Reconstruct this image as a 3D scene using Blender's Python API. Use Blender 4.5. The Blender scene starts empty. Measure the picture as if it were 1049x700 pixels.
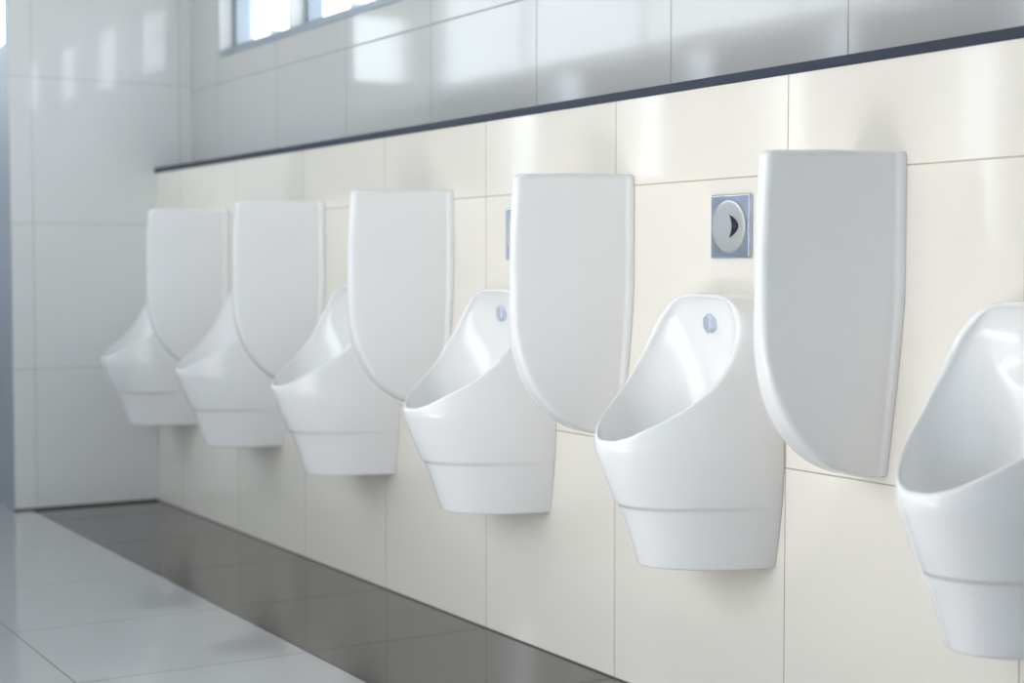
import bpy, bmesh, math
import numpy as np
from mathutils import Matrix, Vector

S = bpy.context.scene
COL = S.collection

# ------------------------------------------------------------------ helpers
def link(name, me, mat=None, parent=None, smooth=False):
    o = bpy.data.objects.new(name, me)
    COL.objects.link(o)
    if mat:
        me.materials.append(mat)
    if parent:
        o.parent = parent
    if smooth:
        me.polygons.foreach_set('use_smooth', [True] * len(me.polygons))
    return o

def bm_obj(name, bm, mat=None, parent=None, smooth=False):
    bmesh.ops.recalc_face_normals(bm, faces=bm.faces)
    me = bpy.data.meshes.new(name)
    bm.to_mesh(me)
    bm.free()
    return link(name, me, mat, parent, smooth)

def add_box(bm, x0, x1, y0, y1, z0, z1, bevel=0.0, seg=2):
    t = bmesh.new()
    vs = [t.verts.new((x, y, z)) for x in (x0, x1) for y in (y0, y1) for z in (z0, z1)]
    for f in ((0, 1, 3, 2), (4, 6, 7, 5), (0, 4, 5, 1), (2, 3, 7, 6), (0, 2, 6, 4), (1, 5, 7, 3)):
        t.faces.new([vs[i] for i in f])
    if bevel:
        bmesh.ops.bevel(t, geom=list(t.edges), offset=bevel, segments=seg, profile=0.5, affect='EDGES')
    me = bpy.data.meshes.new('tmp')
    t.to_mesh(me)
    t.free()
    bm.from_mesh(me)
    bpy.data.meshes.remove(me)

def box(name, x0, x1, y0, y1, z0, z1, mat, parent=None, bevel=0.0):
    bm = bmesh.new()
    add_box(bm, x0, x1, y0, y1, z0, z1, bevel)
    return bm_obj(name, bm, mat, parent)

def wall_with_holes(name, axis, pos, thick, a0, a1, z0, z1, holes, mat):
    """slab with rectangular holes; axis 'y': spans x, from pos to pos+thick in y; axis 'x' the other way"""
    us = sorted({a0, a1, *[h[0] for h in holes], *[h[1] for h in holes]})
    zs = sorted({z0, z1, *[h[2] for h in holes], *[h[3] for h in holes]})
    bm = bmesh.new()
    nu, nz = len(us) - 1, len(zs) - 1
    solid = [[not any(h[0] <= (us[i] + us[i + 1]) / 2 <= h[1] and h[2] <= (zs[j] + zs[j + 1]) / 2 <= h[3] for h in holes)
              for j in range(nz)] for i in range(nu)]
    cache = {}
    def V(i, j, k):
        key = (i, j, k)
        if key not in cache:
            d = pos + (thick if k else 0)
            cache[key] = bm.verts.new((us[i], d, zs[j]) if axis == 'y' else (d, us[i], zs[j]))
        return cache[key]
    for i in range(nu):
        for j in range(nz):
            if not solid[i][j]:
                continue
            for k in (0, 1):
                bm.faces.new([V(i, j, k), V(i + 1, j, k), V(i + 1, j + 1, k), V(i, j + 1, k)])
            for di, dj, e in ((-1, 0, ((i, j), (i, j + 1))), (1, 0, ((i + 1, j), (i + 1, j + 1))),
                              (0, -1, ((i, j), (i + 1, j))), (0, 1, ((i, j + 1), (i + 1, j + 1)))):
                ii, jj = i + di, j + dj
                if 0 <= ii < nu and 0 <= jj < nz and solid[ii][jj]:
                    continue
                (p, q), (r, s) = e
                bm.faces.new([V(p, q, 0), V(r, s, 0), V(r, s, 1), V(p, q, 1)])
    return bm_obj(name, bm, mat)

def tag(o, label, cat, group=None):
    o['label'] = label
    o['category'] = cat
    if group:
        o['group'] = group
    return o

def struct(o, label=None):
    o['kind'] = 'structure'
    if label:
        o['label'] = label
    return o

def empty(name, loc):
    o = bpy.data.objects.new(name, None)
    o.empty_display_size = 0.1
    COL.objects.link(o)
    o.location = loc
    return o

def srgb(r, g, b):
    return tuple(((c / 255) / 12.92 if c / 255 <= 0.04045 else ((c / 255 + 0.055) / 1.055) ** 2.4) for c in (r, g, b)) + (1.0,)

# ------------------------------------------------------------------ materials
def principled(name, color, rough, metallic=0.0, coat=0.0, ior=1.5, spec=0.5):
    m = bpy.data.materials.new(name)
    m.use_nodes = True
    b = m.node_tree.nodes['Principled BSDF']
    b.inputs['Base Color'].default_value = color
    b.inputs['Roughness'].default_value = rough
    b.inputs['Metallic'].default_value = metallic
    b.inputs['IOR'].default_value = ior
    b.inputs['Specular IOR Level'].default_value = spec
    b.inputs['Coat Weight'].default_value = coat
    b.inputs['Coat Roughness'].default_value = 0.03
    return m

def tile_material(name, color, grout, rough, axis_u, u0, du, axis_v, v0, dv, gap=0.003, vary=0.03, ior=1.6, wave=0.0, coat=0.0):
    """glazed tile: grout joints on a grid in metres, a slight tone change from tile to tile"""
    m = principled(name, color, rough, ior=ior, coat=coat)
    nt = m.node_tree
    N, L = nt.nodes, nt.links
    b = N['Principled BSDF']
    tc = N.new('ShaderNodeTexCoord')
    sep = N.new('ShaderNodeSeparateXYZ')
    L.new(tc.outputs['Object'], sep.inputs[0])
    def math_node(op, a, c=None, d=None):
        n = N.new('ShaderNodeMath')
        n.operation = op
        for i, val in enumerate((a, c, d)):
            if val is None:
                continue
            if isinstance(val, (int, float)):
                n.inputs[i].default_value = val
            else:
                L.new(val, n.inputs[i])
        return n.outputs[0]
    def grid(axis, o0, d):
        t = math_node('DIVIDE', math_node('SUBTRACT', sep.outputs[axis], o0), d)
        cell = math_node('FLOOR', t)
        f = math_node('SUBTRACT', t, cell)
        edge = math_node('MULTIPLY', math_node('MINIMUM', f, math_node('SUBTRACT', 1.0, f)), d)
        return cell, edge
    cu, eu = grid(axis_u, u0, du)
    cv, ev = grid(axis_v, v0, dv)
    e = math_node('MINIMUM', eu, ev)
    mask = math_node('LESS_THAN', e, gap / 2)
    comb = N.new('ShaderNodeCombineXYZ')
    L.new(cu, comb.inputs[0])
    L.new(cv, comb.inputs[1])
    wn = N.new('ShaderNodeTexWhiteNoise')
    L.new(comb.outputs[0], wn.inputs['Vector'])
    mul = math_node('MULTIPLY_ADD', wn.outputs['Value'], vary, 1.0 - vary)
    tone = N.new('ShaderNodeMix')
    tone.data_type = 'RGBA'
    tone.blend_type = 'MULTIPLY'
    tone.inputs['Factor'].default_value = 1.0
    tone.inputs['A'].default_value = color
    cc = N.new('ShaderNodeCombineColor')
    for i in range(3):
        L.new(mul, cc.inputs[i])
    L.new(cc.outputs[0], tone.inputs['B'])
    mix = N.new('ShaderNodeMix')
    mix.data_type = 'RGBA'
    L.new(mask, mix.inputs['Factor'])
    L.new(tone.outputs['Result'], mix.inputs['A'])
    mix.inputs['B'].default_value = grout
    L.new(mix.outputs['Result'], b.inputs['Base Color'])
    mr = math_node('MULTIPLY_ADD', mask, 0.7 - rough, rough)
    L.new(mr, b.inputs['Roughness'])
    # joint recess, plus the faint waviness of a polished glaze
    soft = math_node('SMOOTH_MIN', math_node('DIVIDE', e, gap), 1.0, 0.3)
    bump = N.new('ShaderNodeBump')
    bump.inputs['Distance'].default_value = 0.001
    bump.inputs['Strength'].default_value = 0.3
    L.new(soft, bump.inputs['Height'])
    if wave:
        nz = N.new('ShaderNodeTexNoise')
        nz.inputs['Scale'].default_value = 2.2
        nz.inputs['Detail'].default_value = 1.0
        L.new(tc.outputs['Object'], nz.inputs['Vector'])
        b2 = N.new('ShaderNodeBump')
        b2.inputs['Distance'].default_value = wave
        b2.inputs['Strength'].default_value = 1.0
        L.new(nz.outputs['Fac'], b2.inputs['Height'])
        L.new(b2.outputs[0], bump.inputs['Normal'])
    L.new(bump.outputs[0], b.inputs['Normal'])
    return m

def glass_material(name, tint=(0.93, 0.96, 0.97, 1)):
    m = bpy.data.materials.new(name)
    m.use_nodes = True
    nt = m.node_tree
    nt.nodes.remove(nt.nodes['Principled BSDF'])
    out = nt.nodes['Material Output']
    tr = nt.nodes.new('ShaderNodeBsdfTransparent')
    tr.inputs[0].default_value = tint
    gl = nt.nodes.new('ShaderNodeBsdfGlossy')
    gl.inputs['Roughness'].default_value = 0.02
    mx = nt.nodes.new('ShaderNodeMixShader')
    mx.inputs[0].default_value = 0.06
    nt.links.new(tr.outputs[0], mx.inputs[1])
    nt.links.new(gl.outputs[0], mx.inputs[2])
    nt.links.new(mx.outputs[0], out.inputs[0])
    return m

CREAM = srgb(238, 233, 223)
GROUT = srgb(170, 160, 142)
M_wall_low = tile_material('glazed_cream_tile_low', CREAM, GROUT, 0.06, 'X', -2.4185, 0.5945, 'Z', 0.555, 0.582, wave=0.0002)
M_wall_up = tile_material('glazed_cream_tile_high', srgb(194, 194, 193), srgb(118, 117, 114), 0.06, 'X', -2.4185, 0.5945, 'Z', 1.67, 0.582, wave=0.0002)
M_wall_end = tile_material('glazed_white_tile_pier', srgb(232, 233, 233), srgb(192, 186, 180), 0.42, 'Y', -0.49, 0.5945, 'Z', 0.555, 0.567, gap=0.0028, coat=1.0)
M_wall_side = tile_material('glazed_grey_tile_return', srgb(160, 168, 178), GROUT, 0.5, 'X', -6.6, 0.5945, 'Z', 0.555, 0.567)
M_floor = tile_material('polished_grey_floor_tile', srgb(180, 182, 184), srgb(96, 92, 92), 0.035, 'X', -3.607, 0.5925, 'Y', -1.085, 0.5925, gap=0.004)
M_floor_dark = tile_material('polished_dark_floor_tile', srgb(78, 74, 71), srgb(48, 47, 46), 0.04, 'X', -3.607, 0.5925, 'Y', -0.51, 0.9, gap=0.004)
M_ledge = principled('dark_slate_ledge', srgb(38, 46, 62), 0.4, spec=0.3)
M_ceramic = principled('white_glazed_ceramic', srgb(240, 240, 240), 0.14)
M_paint = principled('white_wall_paint', srgb(232, 231, 227), 0.7)
M_ceil = principled('white_ceiling_paint', srgb(238, 238, 235), 0.8)
M_alu = principled('grey_blue_window_aluminium', srgb(150, 160, 172), 0.4, metallic=0.2)
M_whiteframe = principled('white_window_lining', srgb(236, 238, 240), 0.45)
M_glass = glass_material('window_glass')
M_tint = glass_material('tinted_glass', (0.80, 0.82, 0.85, 1))
M_dark_tint = glass_material('dark_tinted_glass', (0.60, 0.65, 0.70, 1))
M_door = principled('grey_laminate', srgb(78, 81, 86), 0.4)
M_pil = principled('pale_laminate', srgb(214, 217, 222), 0.4)
M_chrome = principled('polished_chrome', srgb(198, 207, 222), 0.22, metallic=1.0)
M_satin = principled('satin_steel', srgb(206, 207, 206), 0.38, metallic=0.85)
M_black = principled('black_sensor_window', srgb(28, 33, 42), 0.2)
M_gasket = principled('grey_silicone', srgb(150, 148, 142), 0.7)

# ------------------------------------------------------------------ implicit surfaces -> mesh
def smax(a, b, k):
    h = np.clip(0.5 - 0.5 * (a - b) / k, 0, 1)
    return a * (1 - h) + b * h + k * h * (1 - h)
def smin(a, b, k):
    return -smax(-a, -b, k)

def sdf_mesh(name, fn, lo, hi, h):
    """surface nets with projection of every vertex onto the zero level"""
    ax = [np.arange(lo[i], hi[i] + h, h) for i in range(3)]
    X, Y, Z = np.meshgrid(*ax, indexing='ij')
    F = fn(X, Y, Z)
    n = [len(a) for a in ax]
    inside = F < 0
    c = [n[0] - 1, n[1] - 1, n[2] - 1]
    acc = np.zeros(c + [3])
    cnt = np.zeros(c)
    def corner(a, dx, dy, dz):
        return a[dx:dx + c[0], dy:dy + c[1], dz:dz + c[2]]
    cs = [(dx, dy, dz) for dx in (0, 1) for dy in (0, 1) for dz in (0, 1)]
    for p in cs:
        for axis in range(3):
            if p[axis]:
                continue
            q = list(p); q[axis] = 1
            fa, fb = corner(F, *p), corner(F, *q)
            cross = (fa < 0) != (fb < 0)
            t = np.where(cross, fa / np.where(cross, fa - fb, 1), 0)
            for k in range(3):
                acc[..., k] += np.where(cross, p[k] + (t if k == axis else 0), 0)
            cnt += cross
    act = cnt > 0
    idx = -np.ones(c, int)
    idx[act] = np.arange(act.sum())
    base = np.stack(np.nonzero(act), 1)
    V = (base + acc[act] / cnt[act][:, None]) * h + np.array(lo)
    for _ in range(3):
        f = fn(V[:, 0], V[:, 1], V[:, 2])
        e = 4e-4
        g = np.stack([(fn(*(V + e * np.eye(3)[k]).T) - fn(*(V - e * np.eye(3)[k]).T)) / (2 * e) for k in range(3)], 1)
        g2 = (g * g).sum(1) + 1e-9
        step = -f[:, None] * g / g2[:, None]
        ln = np.linalg.norm(step, axis=1, keepdims=True)
        V += step * np.minimum(1, 0.6 * h / np.maximum(ln, 1e-12))
    faces = []
    for axis in range(3):
        a, b = [(1, 2), (2, 0), (0, 1)][axis]
        sl0 = [slice(1, n[k] - 1) for k in range(3)]; sl1 = list(sl0)
        sl0[axis] = slice(0, n[axis] - 1); sl1[axis] = slice(1, n[axis])
        A, B = inside[tuple(sl0)], inside[tuple(sl1)]
        for sel, flip in ((A & ~B, False), (~A & B, True)):
            p = np.stack(np.nonzero(sel), 1)
            if not len(p):
                continue
            off = np.ones(3, int); off[axis] = 0
            p = p + off
            def at(da, db):
                q = p.copy(); q[:, a] -= da; q[:, b] -= db
                return idx[q[:, 0], q[:, 1], q[:, 2]]
            quad = np.stack([at(1, 1), at(0, 1), at(0, 0), at(1, 0)], 1)
            faces.append(quad[:, ::-1] if flip else quad)
    Fc = np.concatenate(faces)
    me = bpy.data.meshes.new(name)
    me.from_pydata(V.tolist(), [], Fc.tolist())
    me.validate()
    me.polygons.foreach_set('use_smooth', [True] * len(me.polygons))
    me.update()
    return me

def pw(z, zs, vs):
    """smooth piecewise curve (monotone cubic)"""
    zs = np.asarray(zs, float); vs = np.asarray(vs, float)
    d = np.diff(vs) / np.diff(zs)
    m = np.empty_like(vs); m[0] = d[0]; m[-1] = d[-1]
    m[1:-1] = np.where(d[:-1] * d[1:] > 0, 2 * d[:-1] * d[1:] / (d[:-1] + d[1:] + 1e-12), 0)
    zc = np.clip(z, zs[0], zs[-1])
    i = np.clip(np.searchsorted(zs, zc) - 1, 0, len(zs) - 2)
    hh = zs[i + 1] - zs[i]; t = (zc - zs[i]) / hh
    r = ((2 * t**3 - 3 * t**2 + 1) * vs[i] + (t**3 - 2 * t**2 + t) * hh * m[i]
         + (-2 * t**3 + 3 * t**2) * vs[i + 1] + (t**3 - t**2) * hh * m[i + 1])
    return r + np.where(z < zs[0], (z - zs[0]) * m[0], 0) + np.where(z > zs[-1], (z - zs[-1]) * m[-1], 0)

def u_section(x, q, w, d, p, r):
    x = np.sqrt(x * x + 0.014 ** 2) - 0.014 * (1 - np.clip(np.abs(x) / w, 0, 1))
    a = (np.abs(x) / w) ** p + (np.maximum(q, 0) / d) ** r
    g = a ** (1 / ((p + r) / 2))
    rad = np.sqrt(x * x + np.maximum(q, 0) ** 2) + 1e-9
    return np.where(g > 1e-6, rad * (1 - 1 / np.maximum(g, 1e-3)), -0.15)

Z_BOT, Z_TOP = 0.350, 0.899
RIM_Z = [0.53, 0.590, 0.607, 0.64, 0.66, 0.68, 0.70, 0.72, 0.74, 0.76, 0.78, 0.80, 0.82, 0.84, 0.86, 0.91]
RIM_Q = [0.62, 0.349, 0.318, 0.271, 0.239, 0.207, 0.180, 0.157, 0.141, 0.127, 0.114, 0.104, 0.095, 0.089, 0.084, 0.074]
BODY_Z = [0.35, 0.42, 0.48, 0.55, 0.60, 0.74, 0.76, 0.78, 0.80, 0.82, 0.84, 0.86, 0.91]
BODY_D = [0.221, 0.245, 0.270, 0.301, 0.318, 0.318, 0.292, 0.258, 0.224, 0.190, 0.160, 0.132, 0.105]
def rim_q(z):
    return pw(z, RIM_Z, RIM_Q)

def urinal_fn(x, y, z):
    q = -y
    w = pw(z, [0.35, 0.44, 0.52, 0.60, 0.9], [0.148, 0.163, 0.173, 0.177, 0.177])
    d = pw(z, BODY_Z, BODY_D)
    # the lower pedestal sits back a few millimetres below a crease, fading out towards the wall
    st = 1 / (1 + np.exp((z - 0.4755) / 0.0018))
    fade = np.clip(q / 0.16, 0, 1) ** 1.2
    ex = np.clip((0.60 - z) / 0.25, 0, 1)
    body = u_section(x, q, w, d, 1.82 - 0.10 * ex, 1.72 - 0.10 * ex) + 0.0055 * st * fade
    # rounded top seen from the front
    rr = 0.140
    ax = np.abs(x) - (0.177 - rr)
    az = z - (Z_TOP - rr)
    top = np.sqrt(np.maximum(ax, 0) ** 2 + np.maximum(az, 0) ** 2) + np.minimum(np.maximum(ax, az), 0) - rr
    body = smax(body, top, 0.012)
    e = 1e-3
    sl = (rim_q(z + e) - rim_q(z - e)) / (2 * e)
    rim = (q - rim_q(z)) / np.sqrt(1 + sl * sl)
    body = smax(body, rim, 0.006)
    body = smax(body, Z_BOT - z, 0.005)
    # hollow of the bowl: inner wall, back plane with a soft step, rounded floor
    th = 0.036 * np.clip((0.625 - z) / 0.12, 0, 1) ** 1.2
    inner = u_section(x, q, w - 0.006 - th, d - 0.0070 - th, 1.84, 1.74)
    qb = pw(z, [0.45, 0.60, 0.68, 0.745, 0.80, 0.84, 0.87, 0.885, 0.90], [0.075, 0.036, 0.026, 0.028, 0.041, 0.047, 0.056, 0.066, 0.085])
    wr = pw(z, [0.60, 0.72, 0.78, 0.82, 0.84, 0.86, 0.885], [0.170, 0.155, 0.151, 0.145, 0.138, 0.126, 0.100])
    A = np.maximum(rim_q(z) - qb, 0.012)
    t = np.minimum(np.abs(x) / wr, 1.3)
    n_ = 2.6
    scoop = qb + A * t ** n_ - q
    slx = A * n_ * t ** (n_ - 1) / wr
    inner = smax(inner, scoop / np.sqrt(1 + slx * slx), 0.035)
    inner = smax(inner, 0.41 - z, 0.09)
    f = smax(body, -inner, 0.005)
    return smax(f, -q, 0.002)

def divider_fn(x, y, z):
    q = -y
    zt = 1.158
    # side outline: straight front, quarter ellipse below, small rounded corner on top
    Q = 0.279 - 0.010 * np.clip((z - 0.98) / 0.18, 0, 1) ** 1.5
    zc, hh = 0.862, 0.294
    g = ((np.maximum(q, 0) / Q) ** 2.2 + np.abs(np.minimum(z - zc, 0) / hh) ** 2.2) ** (1 / 2.2)
    rad = np.sqrt(np.maximum(q, 0) ** 2 + np.minimum(z - zc, 0) ** 2) + 1e-9
    out = rad * (1 - 1 / np.maximum(g, 1e-3))
    out = np.where(g < 1e-3, -0.2, out)
    out = smax(out, z - zt - 0.004 + 0.03 * np.clip(q - 0.15, 0, 1) , 0.018)
    lowz = np.clip((0.92 - z) / 0.34, 0, 1)
    th_w = 0.074 - 0.040 * lowz ** 1.3
    th_f = 0.014 + 0.007 * np.clip((0.95 - z) / 0.25, 0, 1)
    s = np.clip(q / 0.275, 0, 1)
    th = th_w + (th_f - th_w) * s
    th = np.minimum(th, th_w)
    fl = np.clip((0.020 - q) / 0.010, 0, 1)
    th = th + 0.0045 * fl * fl * (3 - 2 * fl)
    slab = (np.abs(x) - th) / np.sqrt(1 + ((th_w - th_f) / 0.275) ** 2)
    f = smax(slab, out, 0.013)
    return smax(f, -q, 0.002)

# ------------------------------------------------------------------ urinals
PITCH = 0.843
def urinal_x(i):
    return -2.594 - PITCH * (4 - i)          # i = 0 is the far end of the row
bowl_me = sdf_mesh('urinal_bowl', urinal_fn, (-0.19, -0.36, 0.325), (0.19, 0.012, 0.915), 0.0026)
bowl_me.materials.append(M_ceramic)

def spreader_mesh():
    """elongated hexagonal chrome water spreader"""
    bm = bmesh.new()
    rings = []
    for (s, dy) in ((1.0, 0.008), (1.0, -0.008), (0.84, -0.0105)):
        ring = []
        for k in range(6):
            a = math.radians(90 + 60 * k)
            ring.append(bm.verts.new((0.0150 * s * math.cos(a), dy, 0.0205 * s * math.sin(a))))
        rings.append(ring)
    for a, b in zip(rings, rings[1:]):
        for k in range(6):
            bm.faces.new((a[k], a[(k + 1) % 6], b[(k + 1) % 6], b[k]))
    bm.faces.new(rings[-1])
    bm.faces.new(rings[0][::-1])
    bmesh.ops.bevel(bm, geom=list(bm.edges), offset=0.0010, segments=2, profile=0.5, affect='EDGES')
    bmesh.ops.recalc_face_normals(bm, faces=bm.faces)
    me = bpy.data.meshes.new('water_spreader')
    bm.to_mesh(me); bm.free()
    me.materials.append(M_chrome)
    return me
spreader_me = spreader_mesh()

UL = ['white wall-hung urinal at the far end of the row, nearest the tiled corner',
      'second white wall-hung urinal from the far tiled corner',
      'third white wall-hung urinal from the far tiled corner',
      'white wall-hung urinal in the middle, behind the divider beside the half-hidden flush plate',
      'white wall-hung urinal directly below the fully visible chrome flush plate',
      'nearest white wall-hung urinal, cut off by the right edge of the photo']
u0 = empty('urinal', (urinal_x(4), 0, 0))
b0 = link('bowl', bowl_me, None, u0)
M_spread = principled('satin_chrome', srgb(205, 213, 226), 0.35, metallic=0.5)
spreader_me.materials[0] = M_spread
s0 = link('water_spreader', spreader_me, None, u0)
s0.location = (0, -0.053, 0.838)
s0['label'] = 'small hexagonal chrome water spreader'
def copy_thing(root):
    r = root.copy(); COL.objects.link(r)
    for ch in root.children:
        c = ch.copy(); COL.objects.link(c); c.parent = r
        c.matrix_parent_inverse = ch.matrix_parent_inverse
    return r
for i in (4, 5, 3, 2, 1, 0):
    o = u0 if i == 4 else copy_thing(u0)
    o.location.x = urinal_x(i)
    tag(o, UL[i], 'urinal', 'urinals along the tiled wall')

# ------------------------------------------------------------------ dividers
DX = -2.173
div_me = sdf_mesh('urinal_divider', divider_fn, (-0.094, -0.31, 0.56), (0.094, 0.012, 1.18), 0.0028)
div_me.materials.append(M_ceramic)
DL = ['white ceramic divider panel farthest down the row, between first and second urinals',
      'second white ceramic divider panel from the far tiled corner',
      'third white ceramic divider panel, middle one of the five',
      'white ceramic divider panel half hiding a flush plate',
      'nearest and largest-looking white ceramic divider, right of the visible chrome flush plate']
d0 = link('urinal_divider', div_me)
for k in (4, 3, 2, 1, 0):
    if k == 4:
        o = d0
    else:
        o = d0.copy(); COL.objects.link(o)
    o.location = (DX - PITCH * (4 - k), 0, 0)
    tag(o, DL[k], 'divider', 'dividers between the urinals')

# ------------------------------------------------------------------ flush plates
def plate_meshes():
    bm = bmesh.new()
    add_box(bm, -0.064, 0.064, -0.009, 0.0, -0.066, 0.066, 0.004, 3)
    me1 = bpy.data.meshes.new('cover_plate'); bm.to_mesh(me1); bm.free(); me1.materials.append(M_chrome)
    bm = bmesh.new()
    n = 64
    prof = [(0.0545, -0.004), (0.0545, -0.0105), (0.0530, -0.0125), (0.050, -0.0133)]
    rings = [[bm.verts.new((r * math.cos(2 * math.pi * k / n), y, r * math.sin(2 * math.pi * k / n))) for k in range(n)] for r, y in prof]
    for a, b in zip(rings, rings[1:]):
        for k in range(n):
            bm.faces.new((a[k], a[(k + 1) % n], b[(k + 1) % n], b[k]))
    bm.faces.new(rings[-1]); bm.faces.new(rings[0][::-1])
    bmesh.ops.recalc_face_normals(bm, faces=bm.faces)
    me2 = bpy.data.meshes.new('push_disc'); bm.to_mesh(me2); bm.free(); me2.materials.append(M_satin)
    # crescent: horns point left, belly to the right
    bm = bmesh.new()
    h = 0.0235
    outer, inner = [], []
    m = 20
    for k in range(m + 1):
        t = -1 + 2 * k / m
        zz = h * t
        outer.append((0.0285 * (1 - t * t) ** 0.9 - 0.002, zz))
        inner.append((0.0075 * (1 - t * t) - 0.002, zz))
    loop = outer + inner[-2:0:-1]
    fr = [bm.verts.new((x + 0.007, -0.0142, z)) for x, z in loop]
    bk = [bm.verts.new((x + 0.007, -0.0120, z)) for x, z in loop]
    c = len(loop)
    def strip(vs, rev):
        O = vs[:m + 1]; I = [vs[0]] + [vs[c - 1 - k] for k in range(m - 1)] + [vs[m]]
        for k in range(m):
            q = []
            for v in (O[k], O[k + 1], I[k + 1], I[k]):
                if v not in q:
                    q.append(v)
            if len(q) > 2:
                bm.faces.new(q[::-1] if rev else q)
    strip(fr, False); strip(bk, True)
    for k in range(c):
        bm.faces.new((fr[k], fr[(k + 1) % c], bk[(k + 1) % c], bk[k]))
    bmesh.ops.recalc_face_normals(bm, faces=bm.faces)
    me3 = bpy.data.meshes.new('sensor_window'); bm.to_mesh(me3); bm.free(); me3.materials.append(M_black)
    return me1, me2, me3
pm = plate_meshes()
f0 = empty('flush_plate', (urinal_x(4) + 0.006, 0, 1.0375))
for nm, me in zip(('cover_plate', 'push_disc', 'sensor_window'), pm):
    o = link(nm, me, None, f0)
    if nm == 'sensor_window':
        o['label'] = 'black crescent-shaped opening'
    if nm == 'push_disc':
        o['label'] = 'round satin steel disc'
FL = {4: 'square chrome flush plate with round disc and black crescent, in full view',
      3: 'square chrome flush plate half hidden behind the second nearest divider',
      2: 'square chrome flush plate above the third urinal from the far corner',
      1: 'square chrome flush plate above the second urinal from the far corner',
      0: 'square chrome flush plate above the urinal nearest the far corner',
      5: 'square chrome flush plate above the urinal cut off at right'}
for i in (4, 5, 3, 2, 1, 0):
    o = f0 if i == 4 else copy_thing(f0)
    o.location.x = urinal_x(i) + 0.006
    tag(o, FL[i], 'flush plate', 'flush plates above the urinals')

# ------------------------------------------------------------------ room
XE, XR = -6.284, 3.2            # pier face and the wall behind the camera
YU = 0.155                      # upper wall set back behind the ledge
YB = -2.64                      # far side of the room, behind the cubicles
ZC = 3.4
XF = -9.3                       # end of the passage past the pier

struct(box('floor', XF - 0.1, XR + 0.1, YB - 0.1, -0.512, -0.1, 0.0, M_floor))
struct(box('trim_1', XE - 0.0, XR + 0.1, -0.512, 0.0, -0.1, 0.0, M_floor_dark), 'dark polished tile border along the urinal wall')
struct(box('wall_right', XE, XR, 0.0, 0.30, -0.1, 1.331, M_wall_low))
struct(box('trim_2', XE, XR, -0.004, YU, 1.331, 1.351, M_ledge, bevel=0.002), 'dark slate ledge capping the lower tiled wall')

M_joint = principled('dark_floor_joint', srgb(92, 88, 82), 0.7)
struct(box('baseboard_end', XE, XE + 0.004, -0.580, -0.002, 0.0, 0.009, M_joint), 'dark joint at the foot of the pier')
struct(box('baseboard_right', XE + 0.004, XR, -0.002, 0.0, 0.0, 0.003, M_joint), 'dark joint at the foot of the urinal wall')
# upper wall with a row of windows
WZ0, WZ1 = 1.792, 2.135
NW = 8
wins = [(-5.957 + 0.695 * k, -5.957 + 0.695 * k + 0.680) for k in range(NW)]
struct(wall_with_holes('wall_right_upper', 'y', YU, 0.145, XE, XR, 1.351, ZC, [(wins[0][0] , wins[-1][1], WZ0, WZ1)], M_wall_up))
for k, (a, b) in enumerate(wins):
    w = struct(empty('window_%d' % (k + 1), (a, YU, WZ0)))
    bm = bmesh.new()          # white lining between the openings
    add_box(bm, b - a, b - a + 0.015 if k < NW - 1 else b - a, 0.0, 0.13, 0, WZ1 - WZ0) if k < NW - 1 else None
    if k < NW - 1:
        bm_obj('window_post', bm, M_whiteframe, w)
    else:
        bm.free()
    bm = bmesh.new()
    W, Hh = b - a, WZ1 - WZ0
    y0, y1, t = 0.060, 0.115, 0.028
    add_box(bm, 0, t, y0, y1, 0, Hh)
    add_box(bm, W - t, W, y0, y1, 0, Hh)
    add_box(bm, t, W - t, y0, y1, 0, t)
    add_box(bm, t, W - t, y0, y1, Hh - t, Hh)
    bm_obj('window_sash', bm, M_alu, w)
    box('window_pane', t - 0.004, W - t + 0.004, 0.094, 0.099, t - 0.004, Hh - t + 0.004, M_glass, w)
    bm = bmesh.new()
    add_box(bm, W * 0.62, W * 0.62 + 0.10, 0.040, 0.058, 0.010, 0.024, 0.003)
    add_box(bm, W * 0.62 + 0.01, W * 0.62 + 0.035, 0.030, 0.060, 0.004, 0.034, 0.003)
    bm_obj('window_handle', bm, M_whiteframe, w)
    box('window_sill', 0, W + (0.015 if k < NW - 1 else 0), -0.004, 0.062, -0.022, 0.0, M_alu, w)

# pier at the far end, with its return and the passage beyond
pier = struct(wall_with_holes('wall_end', 'x', XE - 0.06, 0.06, -0.576, 0.30, -0.1, ZC, [], M_wall_end))
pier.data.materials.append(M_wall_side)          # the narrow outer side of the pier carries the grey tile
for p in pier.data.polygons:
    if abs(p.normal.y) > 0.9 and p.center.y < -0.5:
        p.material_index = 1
struct(wall_with_holes('wall_return', 'y', -0.576, 0.14, XF, XE - 0.06, -0.1, ZC, [(-9.2, XE - 0.065, 1.79, 2.9)], M_wall_side))
w = struct(empty('window_20', (-9.2, -0.576, 1.79)))
ww = XE - 0.065 + 9.2
bm = bmesh.new()
add_box(bm, 0, ww, 0.0, 0.10, 0, 0.03); add_box(bm, 0, ww, 0.0, 0.10, 1.08, 1.11)
bm_obj('window_sash', bm, M_alu, w)
box('window_pane', 0, ww, 0.05, 0.055, 0.03, 1.08, M_glass, w)
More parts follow.
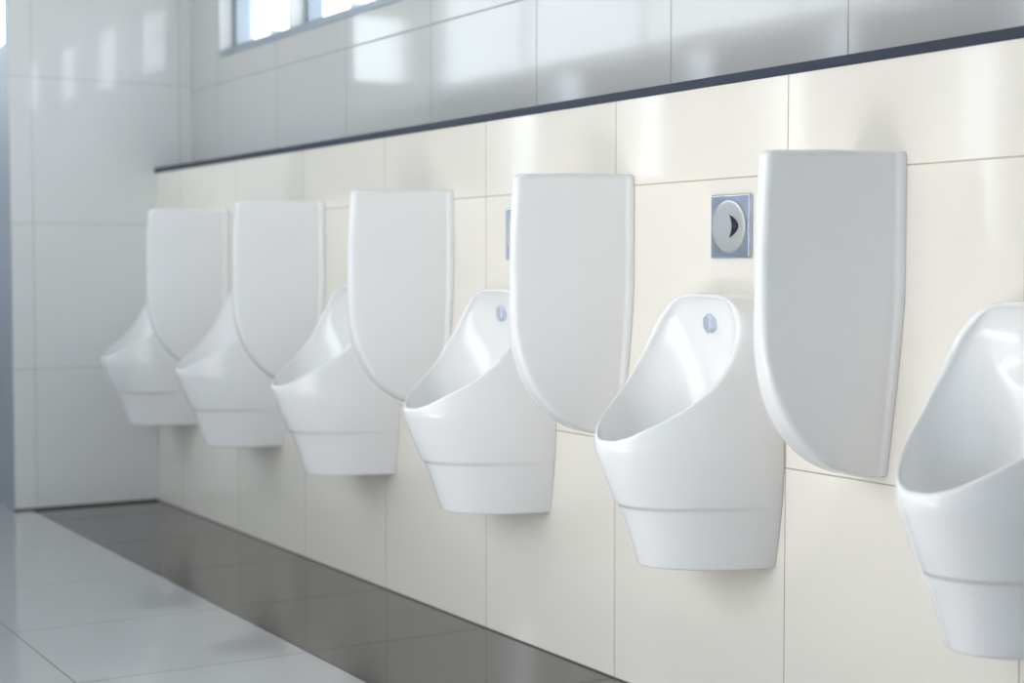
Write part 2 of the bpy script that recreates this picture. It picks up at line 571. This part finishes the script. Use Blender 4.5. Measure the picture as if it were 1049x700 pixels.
# the far wall of the passage with its window, plus one added for a brighter reflection
struct(wall_with_holes('wall_far', 'x', XF - 0.14, 0.14, YB, -0.576, -0.1, ZC, [(-2.41, -1.98, 2.145, 2.58), (-1.95, -0.62, 1.82, 3.3)], M_paint))
w = struct(empty('window_21', (XF - 0.14, -2.41, 2.145)))
box('window_pane', 0.06, 0.065, 0.0, 0.43, 0.0, 0.435, M_glass, w)
w = struct(empty('window_23', (XF - 0.14, -1.95, 1.82)))  # added tinted pane, brightens what the upper wall reflects
box('window_pane', 0.06, 0.065, 0.0, 1.33, 0.0, 1.48, M_tint, w)
d = struct(box('door_9', XF, XF + 0.04, -2.45, -0.62, 0.0, 1.82, M_door))
box('door_handle', XF + 0.04, XF + 0.07, -0.86, -0.82, 0.95, 1.07, M_chrome, d, 0.006)
struct(wall_with_holes('wall_back', 'x', XR, 0.14, YB, 0.30, -0.1, ZC, [(-2.4, -0.2, 0.7, 2.7)], M_paint))
w = struct(empty('window_22', (XR + 0.05, -2.4, 0.7)))  # unseen window added to light the right-hand faces of the dividers
bm = bmesh.new()
for y0 in (0.0, 1.08, 2.16):
    add_box(bm, 0, 0.05, y0, y0 + 0.04, 0, 2.0)
add_box(bm, 0, 0.05, 0.04, 2.16, 0, 0.04); add_box(bm, 0, 0.05, 0.04, 2.16, 1.96, 2.0)
bm_obj('window_frame', bm, M_alu, w)
box('window_pane', 0.02, 0.025, 0.02, 2.18, 0.02, 1.98, M_dark_tint, w)
struct(box('ceiling', XF - 0.14, XR + 0.14, YB - 0.14, 0.30, ZC, ZC + 0.1, M_ceil))

# left side: grey doors with tall glazed slots between them, a glazed band above, an added unseen opening for low light
YC = -2.5
OX0, OX1 = -3.2, -1.6  # unseen opening added to throw low, level light onto the urinals
CZ0, CZ1 = 2.10, 3.36
CW = [(XF + 0.06 + 1.2 * k, XF + 0.06 + 1.2 * k + 1.2) for k in range(5)]
slots = [(-7.86, -7.42), (-6.62, -6.25), (-5.56, -5.22), (-4.47, -4.15)]
dark = [(XF + 0.05, -7.88), (-7.40, -6.64), (-6.23, -5.58), (-5.20, -4.49), (-4.13, -3.24)]
struct(wall_with_holes('wall_left', 'y', YC - 0.14, 0.14, XF, XR, -0.1, ZC,
                       [(CW[0][0], CW[-1][1], CZ0, CZ1)] + [(OX0, OX1, 0.0, 2.06)] + [(a, b, 0.0, 2.06) for a, b in dark] + [(a, b, 1.0, 2.06) for a, b in slots], M_pil))
for k, (a, b, z0, z1) in enumerate([(a, b, CZ0, CZ1) for a, b in CW] + [(a, b, 1.0, 2.06) for a, b in slots]):
    w = struct(empty('window_%d' % (30 + k), (a, YC - 0.016, z0)))
    W, Hh, t = b - a, z1 - z0, 0.010
    fd = 0.016
    bm = bmesh.new()
    add_box(bm, 0, t, 0, fd, 0, Hh); add_box(bm, W - t, W, 0, fd, 0, Hh)
    add_box(bm, t, W - t, 0, fd, 0, t); add_box(bm, t, W - t, 0, fd, Hh - t, Hh)
    bm_obj('window_frame', bm, M_alu, w)
    box('window_pane', t, W - t, 0.006, 0.010, t, Hh - t, M_glass if k < 5 else M_tint, w)
for k, (a, b) in enumerate(dark):
    d = struct(box('door_%d' % (k + 1), a, b, YC - 0.08, YC - 0.04, 0.0, 2.06, M_door))
    box('door_handle', a + 0.05, a + 0.09, YC - 0.04, YC - 0.005, 0.95, 1.07, M_chrome, d, 0.006)

# ------------------------------------------------------------------ light
wd = bpy.data.worlds.new('sky')
S.world = wd
wd.use_nodes = True
nt = wd.node_tree
bg = nt.nodes['Background']
tc = nt.nodes.new('ShaderNodeTexCoord')
sp = nt.nodes.new('ShaderNodeSeparateXYZ')
rp = nt.nodes.new('ShaderNodeValToRGB')          # bright paving below the horizon, pale sky above
nt.links.new(tc.outputs['Generated'], sp.inputs[0])
mr = nt.nodes.new('ShaderNodeMapRange')
mr.inputs['From Min'].default_value = -1.0
nt.links.new(sp.outputs['Z'], mr.inputs['Value'])
nt.links.new(mr.outputs[0], rp.inputs[0])
rp.color_ramp.elements[0].position = 0.49
rp.color_ramp.elements[0].color = (1.05, 1.02, 0.97, 1)
rp.color_ramp.elements[1].position = 0.52
rp.color_ramp.elements[1].color = (1.76, 1.85, 1.95, 1)
nt.links.new(rp.outputs[0], bg.inputs[0])
bg.inputs[1].default_value = 6.0

def sun():
    l = bpy.data.lights.new('sun', 'SUN')
    l.energy = 260.0; l.angle = math.radians(0.6); l.color = (1.0, 0.96, 0.9)
    o = bpy.data.objects.new('sun', l); COL.objects.link(o)
    d = Vector((0.10, 0.34, -0.93))
    o.rotation_euler = d.to_track_quat('-Z', 'Y').to_euler()
sun()
struct(box('sun_blocker', XF - 0.2, -3.25, YC - 1.1, YC - 0.14, 3.36, 3.46, M_paint), 'added unseen eave keeping sun out of the glazed band')  # added out of view so the sun enters only at the open gap

def portal(name, loc, rot, sx, sy):
    l = bpy.data.lights.new(name, 'AREA')
    l.shape = 'RECTANGLE'; l.size = sx; l.size_y = sy
    l.cycles.is_portal = True
    o = bpy.data.objects.new(name, l); COL.objects.link(o)
    o.location = loc; o.rotation_euler = rot
    return o
R90 = math.pi / 2
portal('sky_portal', (XR + 0.15, -1.3, 1.7), (0, R90, 0), 2.0, 2.2)
for a, b in slots:
    portal('sky_portal', ((a + b) / 2, YC - 0.15, 1.53), (R90, 0, 0), b - a, 1.06)
for a, b in CW:
    portal('sky_portal', ((a + b) / 2, YC - 0.15, (CZ0 + CZ1) / 2), (R90, 0, 0), b - a, CZ1 - CZ0)
portal('sky_portal', ((OX0 + OX1) / 2, YC - 0.15, 1.03), (R90, 0, 0), OX1 - OX0, 2.06)
portal('sky_portal', ((wins[0][0] + wins[-1][1]) / 2, YU + 0.16, (WZ0 + WZ1) / 2), (-R90, 0, 0), wins[-1][1] - wins[0][0], WZ1 - WZ0)
portal('sky_portal', (-7.78, -0.42, 2.345), (-R90, 0, 0), 2.84, 1.1)
portal('sky_portal', (XF - 0.15, -2.195, 2.36), (0, -R90, 0), 0.435, 0.43)

# ------------------------------------------------------------------ camera
F = 1630.0
yaw, pitch = math.radians(30.9), math.atan(77 / F)
v = Vector((-math.cos(yaw) * math.cos(pitch), math.sin(yaw) * math.cos(pitch), -math.sin(pitch)))
r = Vector((math.sin(yaw), math.cos(yaw), 0))
u = r.cross(v)
cam = bpy.data.cameras.new('camera')
co = bpy.data.objects.new('camera', cam); COL.objects.link(co)
co.matrix_world = Matrix(((r.x, u.x, -v.x, 0.0), (r.y, u.y, -v.y, -2.08), (r.z, u.z, -v.z, 0.955), (0, 0, 0, 1)))
cam.sensor_width = 36.0
cam.lens = F / 1049 * 36
cam.clip_start = 0.05
cam.dof.use_dof = True
cam.dof.focus_distance = 3.15
cam.dof.aperture_fstop = 2.8
S.camera = co

S.view_settings.view_transform = 'Standard'
S.view_settings.look = 'None'
S.view_settings.exposure = -1.31
S.view_settings.gamma = 1.0
S.view_settings.use_curve_mapping = False
S.cycles.use_denoising = True
S.cycles.max_bounces = 16
S.cycles.diffuse_bounces = 10
S.cycles.glossy_bounces = 6
S.cycles.transparent_max_bounces = 12
S.cycles.sample_clamp_indirect = 20.0
S.cycles.caustics_reflective = True
S.cycles.caustics_refractive = False
